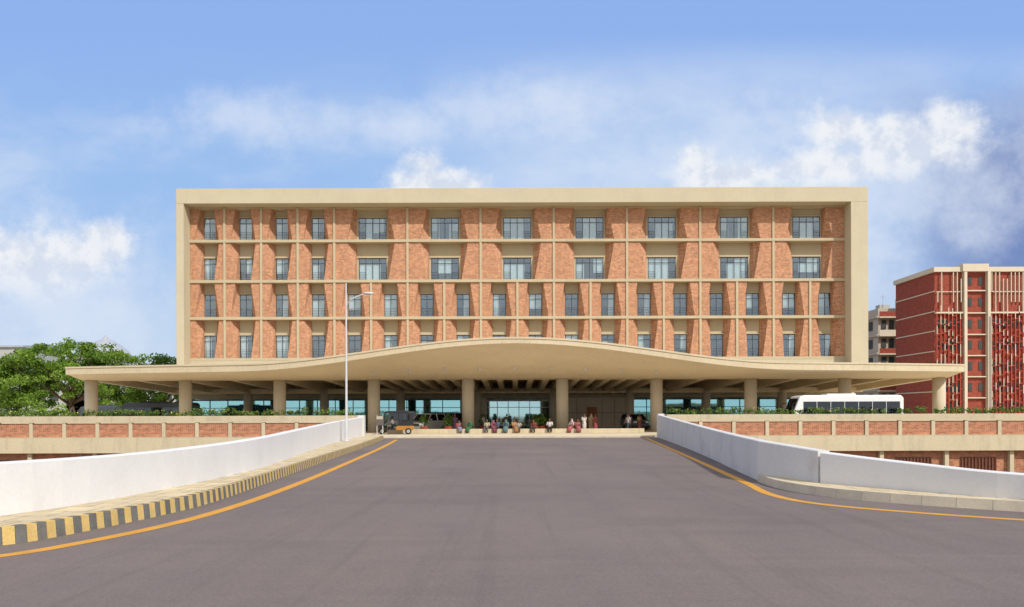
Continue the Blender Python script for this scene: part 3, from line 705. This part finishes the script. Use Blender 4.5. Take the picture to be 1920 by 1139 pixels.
MB().box(.45,.95,-.5,.5,.98,1.1).box(.9,1.0,-.5,.5,1.1,1.45).box(-.3,.0,-.25,.25,.6,.8).obj('seat',['black'],A,bevel=.03)
MB().ell((-1.24,0,.85),(.07,.1,.1)).obj('headlight',['lampglass'],A,smooth=True)
wheel(A,-1.0,-.06,.24,.12); wheel(A,.95,-.66,.24,.12); wheel(A,.95,.54,.24,.12)
MB().prism([(-1.28,.3),(-1.2,.5),(-.85,.5),(-.74,.3),(-.8,.3),(-.9,.45),(-1.15,.45),(-1.22,.3)],-.1,.1).obj('mudguard',['ricky'],A)
A.location=(-9.9,67.9,.08); A.scale=(1.1,1.1,1.1); A.rotation_euler[2]=math.radians(8)

# ------------------------------------------------------------------ people
skin=pm('skin',(.20,.10,.06),.6,.05); hairm=pm('hair',(.012,.01,.01),.5,.1); lips=pm('lips',(.22,.05,.04),.5,.05)
clothm={}
def cm(c):
    if c not in clothm: 
        g=sum(c)/3; clothm[c]=pm('cloth',tuple((x*.75+g*.25)*.66 for x in c),.85,.15,6,40)
    return clothm[c]
def skin_mesh(verts,edges,rad):
    me=bpy.data.meshes.new('tmp'); me.from_pydata(verts,edges,[]); ob=bpy.data.objects.new('tmp',me); COL.objects.link(ob)
    ob.modifiers.new('s','SKIN'); ob.modifiers.new('ss','SUBSURF').levels=1
    for i,v in enumerate(me.skin_vertices[0].data): v.radius=(rad[i],rad[i]*(.75 if i<3 else 1)); v.use_root=(i==0)
    dg=bpy.context.evaluated_depsgraph_get(); ev=ob.evaluated_get(dg); em=ev.to_mesh()
    V=[tuple(v.co) for v in em.vertices]; F=[tuple(p.vertices) for p in em.polygons]; ev.to_mesh_clear(); bpy.data.objects.remove(ob)
    return V,F
def joints(pose):
    if pose=='stand':
        J=dict(pel=(0,0,.92),ch=(0,.0,1.28),nk=(0,0,1.45),hd=(0,-.01,1.55),hipL=(.1,0,.86),hipR=(-.1,0,.86),knL=(.11,-.02,.48),knR=(-.11,-.02,.48),anL=(.11,.02,.08),anR=(-.11,.02,.08),
        shL=(.18,0,1.38),shR=(-.18,0,1.38),elL=(.24,.02,1.1),elR=(-.24,.02,1.1),haL=(.22,-.06,.84),haR=(-.22,-.06,.84))
    elif pose=='walk':
        J=joints('stand'); J.update(knL=(.1,-.16,.5),anL=(.1,-.22,.08),knR=(-.1,.04,.48),anR=(-.1,.26,.14),elL=(.23,.1,1.12),haL=(.22,.1,.86),elR=(-.23,-.06,1.12),haR=(-.2,-.22,.92))
    else:
        h=.38+.1; l=.09 if pose=='lean' else 0
        J=dict(pel=(0,0,h),ch=(0,-.03-l,h+.36-l*.3),nk=(0,-.05-l*1.7,h+.53-l*.6),hd=(0,-.07-l*2.2,h+.63-l*.9),hipL=(.1,-.03,h-.03),hipR=(-.1,-.03,h-.03),knL=(.15,-.45,h+.02),knR=(-.15,-.45,h+.02),anL=(.13,-.46+l,.09),anR=(-.13,-.46-l*.5,.09),
        shL=(.18,-.03-l*1.4,h+.46-l*.5),shR=(-.18,-.03-l*1.4,h+.46-l*.5),elL=(.25,-.14-l,h+.2),elR=(-.25,-.14-l,h+.2),haL=(.1,-.36,h+.12),haR=(-.1,-.36,h+.12))
    return J
def person(pose,top,bottom,label,style='trousers',sc=1.,hair='short'):
    J=joints(pose); e=empty('person',(0,0,0),label=label,category='person')
    J={k:Vector(v) for k,v in J.items()}
    names=['pel','ch','nk','hd','hipL','knL','anL','hipR','knR','anR','shL','elL','haL','shR','elR','haR']
    V=[tuple(J[n]) for n in names]; V+= [tuple(J['anL']+Vector((0,-.17,-.04))),tuple(J['anR']+Vector((0,-.17,-.04)))]
    E=[(0,1),(1,2),(2,3),(0,4),(4,5),(5,6),(0,7),(7,8),(8,9),(1,10),(10,11),(11,12),(1,13),(13,14),(14,15),(6,16),(9,17)]
    rad=[.14,.14,.055,.06,.09,.06,.04,.09,.06,.04,.06,.042,.028,.06,.042,.028,.035,.035]
    v,f=skin_mesh(V,E,rad); m=MB(); m.add(v,f,0)
    h=J['hd']+Vector((0,0,.05)); m.ell(tuple(h),(.075,.092,.115),14,10,0)
    m.ell((h.x,h.y-.095,h.z-.015),(.013,.02,.025),6,5,0)
    for s in (-1,1):
        m.ell((h.x+s*.03,h.y-.083,h.z+.012),(.012,.008,.007),6,5,1); m.ell((h.x+s*.077,h.y,h.z-.005),(.012,.02,.03),6,5,0)
    m.ell((h.x,h.y-.083,h.z-.058),(.024,.01,.007),6,4,2)
    for s,k in ((1,'haL'),(-1,'haR')):
        ha=J[k]; el=J['elL' if s>0 else 'elR']; d=(ha-el).normalized(); side=Vector((0,1,0)) if abs(d.z)>.6 else Vector((1,0,0))
        m.tube([ha,ha+d*.09],[.03,.036],8,0,.55)
        for i in range(4):
            o=ha+d*.08+side*(i-1.5)*.019; ln=(.06,.075,.07,.055)[i]
            m.tube([o,o+d*ln*.55,o+d*ln*.9+Vector((-s*.015,0,-.005))],[.009,.008,.006],5)
        m.tube([ha+d*.03-side*.03,ha+d*.07-side*.055,ha+d*.1-side*.05],[.011,.01,.007],5)
    m.obj('body',[skin,hairm,lips],e,smooth=True,origin=(0,0,0))
    m=MB(); m.ell((h.x,h.y+.015,h.z+.022),(.083,.094,.108),12,8,0)
    if hair=='long': m.tube([h+Vector((0,.08,.0)),h+Vector((0,.11,-.14)),h+Vector((0,.1,-.38))],[.05,.04,.02],8)
    if hair=='scarf': m.tube([h+Vector((0,.03,.11)),h+Vector((0,.035,.03)),h+Vector((0,.05,-.1)),h+Vector((0,.06,-.2))],[.05,.1,.12,.17],12)
    m.obj('hair' if hair!='scarf' else 'headscarf',[hairm if hair!='scarf' else cm(top)],e,smooth=True,origin=(0,0,0))
    m=MB(); p=J['pel']; c_=J['ch']; up=(c_-p)
    m.tube([p-Vector((0,0,.06)),p+up*.4,c_,J['nk']-Vector((0,0,.03))],[.17,.155,.185,.07],14,0,.72)
    for s,a,b_ in ((1,'shL','elL'),(-1,'shR','elR')): m.tube([J[a]-Vector((s*.05,0,-.01)),J[a],J[b_]],[.08,.078,.06],9)
    m.obj('shirt' if style!='sari' else 'blouse',[cm(top)],e,smooth=True,origin=(0,0,0))
    m=MB()
    if style=='trousers':
        for k in 'LR':
            m.tube([J['pel'],J['hip'+k],J['kn'+k],J['an'+k]+Vector((0,0,.0))],[.12,.105,.08,.065],10)
    else:
        kn=(J['knL']+J['knR'])/2; an=(J['anL']+J['anR'])/2
        if pose in ('sit','lean'): m.tube([p+Vector((0,.05,.05)),p+Vector((0,-.1,.02)),kn+Vector((0,.03,.0)),kn+Vector((0,-.04,-.15)),an+Vector((0,-.02,-.02))],[.17,.2,.22,.21,.2],14,0,.62)
        else: m.tube([p+Vector((0,0,.08)),p-Vector((0,0,.08)),kn,an-Vector((0,0,.04))],[.16,.2,.2,.23],14,0,.8)
        if style=='sari':
            sh=J['shL']; m.tube([p+Vector((-.14,-.1,.05)),(p+c_)/2+Vector((0,-.15,0)),sh+Vector((-.04,-.06,.06)),sh+Vector((0,.1,-.02)),sh+Vector((0,.16,-.45))],[.07,.08,.06,.06,.08],8,0,.35)
    m.obj('trousers' if style=='trousers' else 'skirt',[cm(bottom)],e,smooth=True,origin=(0,0,0))
    e.scale=(sc,sc,sc); return e
def put(e,x,y,z,rot=0,g=None):
    e.location=(x,y,z); e.rotation_euler[2]=math.radians(rot)
    if g: e['group']=g
GS='people sitting on the entrance kerb'
W_=(.75,.75,.72)
seat=[(-4.95,'lean',(.5,.06,.04),(.3,.25,.4),'sari','woman in red and violet sari sitting on the kerb','long'),
(-3.85,'sit',(.02,.25,.12),(.03,.22,.1),'sari','woman in green sari sitting on the kerb','scarf'),
(-2.40,'sit',(.6,.55,.35),(.15,.15,.2),'trousers','man in cream shirt sitting with hands on knees','short'),
(-1.98,'lean',(.45,.08,.2),(.4,.06,.16),'sari','woman in pink sari sitting on the kerb','scarf'),
(-1.5,'sit',(.1,.15,.35),(.05,.05,.07),'trousers','man in blue shirt and dark trousers sitting','short'),
(-.75,'lean',(.1,.3,.3),(.1,.25,.3),'sari','woman in teal sari sitting bent forward','scarf'),
(-.1,'sit',(.65,.3,.05),(.5,.2,.05),'sari','woman in orange sari sitting on the kerb','long'),
(.3,'sit',(.5,.45,.4),(.1,.1,.12),'trousers','man in grey shirt sitting on the kerb','short'),
(1.65,'lean',(.4,.05,.05),(.08,.07,.06),'trousers','man in maroon shirt sitting on the kerb','short'),
(2.95,'sit',W_,(.02,.02,.025),'trousers','man in white shirt and black trousers sitting','short'),
(4.85,'sit',(.7,.62,.6),(.6,.1,.12),'sari','woman in white and red sari sitting on the kerb','scarf'),
(5.25,'lean',(.5,.1,.1),(.45,.1,.1),'sari','woman in red sari sitting on the kerb','long')]
for i,(x,po,t,b_,sty,lab,hr) in enumerate(seat):
    put(person(po,t,b_,lab,sty,random.uniform(.88,1.),hr),x,70.22,.08,random.uniform(-40,40),GS)
stand=[(5.95,70.9,'walk',(.75,.72,.66),(.75,.72,.66),'skirt','person in a long white robe walking past the column','short',20),
(6.7,72.6,'stand',(.6,.5,.3),(.5,.35,.15),'sari','woman in tan sari standing near the entrance','scarf',-30),
(7.0,71.8,'stand',(.5,.04,.05),(.45,.05,.06),'sari','woman in red sari standing near the entrance','long',40),
(9.75,71,'walk',(.55,.5,.5),(.06,.07,.12),'trousers','man in pale shirt and dark trousers walking','short',-60),
(10.3,74,'stand',(.1,.2,.45),(.05,.05,.06),'trousers','man in blue shirt standing by the wall end','short',10),
(11.5,76,'stand',(.6,.5,.1),(.5,.1,.1),'sari','woman in yellow sari standing by the shops','long',30),
(-5.4,73.4,'stand',(.25,.1,.3),(.2,.1,.3),'sari','woman in purple sari standing by the pots','long',-15),
(-2.9,75.5,'stand',(.4,.4,.42),(.1,.1,.12),'trousers','man in grey shirt standing behind the kerb','short',60),
(-.8,78.,'walk',(.1,.12,.15),(.1,.1,.12),'trousers','man in dark clothes walking to the doors','short',170)]
for x,y,po,t,b_,sty,lab,hr,ro in stand: put(person(po,t,b_,lab,sty,.95,hr),x,y,.08,ro)
dr=person('sit',(.45,.4,.3),(.25,.22,.18),'rickshaw driver in khaki sitting behind the handlebar','trousers',.95,'short'); put(dr,-10.1,67.85,.34,-85)

# ------------------------------------------------------------------ sun, sky
el=math.radians(40); az=math.radians(38)
sd=Vector((math.sin(az)*math.cos(el),-math.cos(az)*math.cos(el),math.sin(el)))
sl=bpy.data.lights.new('sun','SUN'); sl.energy=3.8; sl.angle=math.radians(.6); sl.color=(1,.95,.86)
so=bpy.data.objects.new('sun',sl); COL.objects.link(so); so.rotation_euler=sd.to_track_quat('Z','Y').to_euler(); so.location=(0,0,60)
w=bpy.data.worlds.new('World'); scene.world=w; w.use_nodes=True; nt=w.node_tree; nt.nodes.clear()
out=nn(nt,'ShaderNodeOutputWorld'); bg=nn(nt,'ShaderNodeBackground'); bg.inputs[1].default_value=.1; nt.links.new(bg.outputs[0],out.inputs[0])
sky=nn(nt,'ShaderNodeTexSky'); sky.sky_type='NISHITA'; sky.sun_disc=False; sky.sun_elevation=el; sky.sun_rotation=math.pi-az
tc=nn(nt,'ShaderNodeTexCoord'); sp=nn(nt,'ShaderNodeSeparateXYZ'); nt.links.new(tc.outputs['Generated'],sp.inputs[0])
def mt(op,a,b=None,c=None,clamp=False):
    n_=nn(nt,'ShaderNodeMath',operation=op); n_.use_clamp=clamp
    for i,v in enumerate((a,b,c)):
        if v is None: continue
        if isinstance(v,(int,float)): n_.inputs[i].default_value=v
        else: nt.links.new(v,n_.inputs[i])
    return n_.outputs[0]
def mrg(v,a,b,lo=0,hi=1,smooth=False):
    r_=nn(nt,'ShaderNodeMapRange'); r_.interpolation_type='SMOOTHSTEP' if smooth else 'LINEAR'
    for i,q in zip(('From Min','From Max','To Min','To Max'),(a,b,lo,hi)): r_.inputs[i].default_value=q
    nt.links.new(v,r_.inputs['Value']); return r_.outputs[0]
yy=mt('MAXIMUM',mt('ABSOLUTE',sp.outputs[1]),.08)
u=mt('DIVIDE',sp.outputs[0],yy); v=mt('DIVIDE',sp.outputs[2],yy)
cb=nn(nt,'ShaderNodeCombineXYZ'); nt.links.new(u,cb.inputs[0]); nt.links.new(v,cb.inputs[1])
def noise(scale,det=8,ro=.6,off=(0,0,0),sc=(1,1,1)):
    mp=nn(nt,'ShaderNodeMapping'); mp.inputs['Location'].default_value=off; mp.inputs['Scale'].default_value=sc; nt.links.new(cb.outputs[0],mp.inputs[0])
    n_=nn(nt,'ShaderNodeTexNoise'); n_.inputs['Scale'].default_value=scale; n_.inputs['Detail'].default_value=det; n_.inputs['Roughness'].default_value=ro
    nt.links.new(mp.outputs[0],n_.inputs['Vector']); return n_.outputs['Fac']
def mixc(f,a,c):
    x=nn(nt,'ShaderNodeMix',data_type='RGBA')
    if isinstance(f,(int,float)): x.inputs[0].default_value=f
    else: nt.links.new(f,x.inputs[0])
    for i,q in ((6,a),(7,c)):
        if isinstance(q,tuple): x.inputs[i].default_value=tuple(10*k for k in q)+(1,)
        else: nt.links.new(q,x.inputs[i])
    return x.outputs[2]
base=mixc(mrg(v,0,.30,smooth=True),(.58,.70,.88),(.34,.54,.89))
base=mixc(mrg(v,.28,.50,smooth=True),base,(.29,.47,.90))
base=mixc(.1,base,sky.outputs[0])
veil=mt('MULTIPLY',mrg(noise(3.2,7,.55,(.3,.1,0),(1,2.2,1)),.44,.72,0,.6,True),mrg(v,.46,.30,smooth=True))
veil=mt('MULTIPLY',veil,mrg(v,.0,.2,.5,1.0))
base=mixc(veil,base,(.74,.81,.93))
band=mt('MULTIPLY',mrg(noise(2.2,6,.6,(1.3,.7,0),(1,1.6,1)),.30,.66,0,.75,True),mt('MULTIPLY',mrg(u,-.35,.15,smooth=True),mt('MULTIPLY',mrg(v,.20,.30,smooth=True),mrg(v,.47,.38,smooth=True))))
base=mixc(band,base,(.66,.76,.92))
dk=mt('MULTIPLY',mrg(mt('ADD',u,mt('MULTIPLY',noise(4,5,.5),.2)),.50,.70,smooth=True),mt('MULTIPLY',mrg(v,.06,.18,smooth=True),mrg(mt('ADD',v,mt('MULTIPLY',noise(5,5,.5,(2,1,0)),.1)),.48,.34,smooth=True)))
base=mixc(mt('MULTIPLY',dk,.85),base,(.145,.215,.48))
def cluster(blobs):
    acc=None
    for (a,b,ra,rb,k) in blobs:
        du=mt('DIVIDE',mt('SUBTRACT',u,a),ra); dv=mt('DIVIDE',mt('SUBTRACT',v,b),rb)
        d=mt('SQRT',mt('ADD',mt('MULTIPLY',du,du),mt('MULTIPLY',dv,dv)))
        s=mt('MULTIPLY',mt('SUBTRACT',1.,d),k)
        acc=s if acc is None else mt('MAXIMUM',acc,s)
    return acc
n1=noise(15,10,.64); n2=noise(15,10,.64,(-.012,-.018,0)); n3=noise(6,6,.6,(.5,.2,0))
turb=mt('ADD',mt('MULTIPLY',mt('SUBTRACT',n1,.5),1.5),mt('MULTIPLY',mt('SUBTRACT',n3,.5),.7))
cl=cluster([(-.585,.185,.14,.06,1),(-.50,.208,.05,.045,1.1),(-.54,.19,.09,.05,1),
 (-.095,.280,.085,.036,1.1),(-.108,.305,.04,.028,1.),
 (.477,.33,.13,.05,1),(.405,.345,.06,.045,1),(.53,.35,.055,.045,1),(.386,.298,.14,.035,.9),(.262,.288,.10,.025,.9),(.223,.30,.03,.035,.8)])
cl=mt('MAXIMUM',cl,-1.2)
den=mt('ADD',cl,turb)
mask=mrg(den,.0,.72,0,.97,True)
ws=cluster([(-.56,.15,.2,.14,1),(-.125,.35,.09,.05,1),(-.33,.36,.2,.05,.8),(.42,.28,.34,.13,1),(.0,.37,.2,.06,.8)])
wm=mrg(mt('ADD',mt('MAXIMUM',ws,-1.),mt('MULTIPLY',turb,.9)),.0,.9,0,.65,True)
base=mixc(wm,base,(.74,.81,.93))
lit=mrg(mt('SUBTRACT',n1,n2),-.08,.06)
lit=mt('ADD',mt('MULTIPLY',lit,.6),mrg(den,1.5,.2,0,.4),None,True)
ccol=mixc(lit,(.60,.68,.83),(.92,.93,.95))
base=mixc(mt('MULTIPLY',mask,mrg(v,.09,.20,0,1,True)),base,ccol)
# unseen bright sky added behind the viewpoint and overhead, as fill light
fill_back=mrg(sp.outputs[1],.10,-.35,0,1,True)
fill_noise=mrg(noise(1.5,5,.6),.3,.7)
base=mixc(mt('MULTIPLY',fill_back,.9),base,mixc(fill_noise,(.78,.82,.92),(1.3,1.24,1.12)))
fill_top=mrg(sp.outputs[2],.62,.85,0,.8,True)
base=mixc(fill_top,base,(.85,.88,.95))
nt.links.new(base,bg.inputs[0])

# ------------------------------------------------------------------ camera
cd=bpy.data.cameras.new('camera'); co=bpy.data.objects.new('camera',cd); COL.objects.link(co)
cd.sensor_width=36; cd.lens=1540/1920*36; cd.shift_x=-6/1920; cd.shift_y=205.5/1920; cd.clip_end=6000; cd.clip_start=.1
co.location=(0,0,1.8); co.rotation_euler=(math.radians(90),math.radians(0.18),0)
scene.camera=co
scene.view_settings.view_transform='Standard'; scene.view_settings.look='None'; scene.view_settings.exposure=0
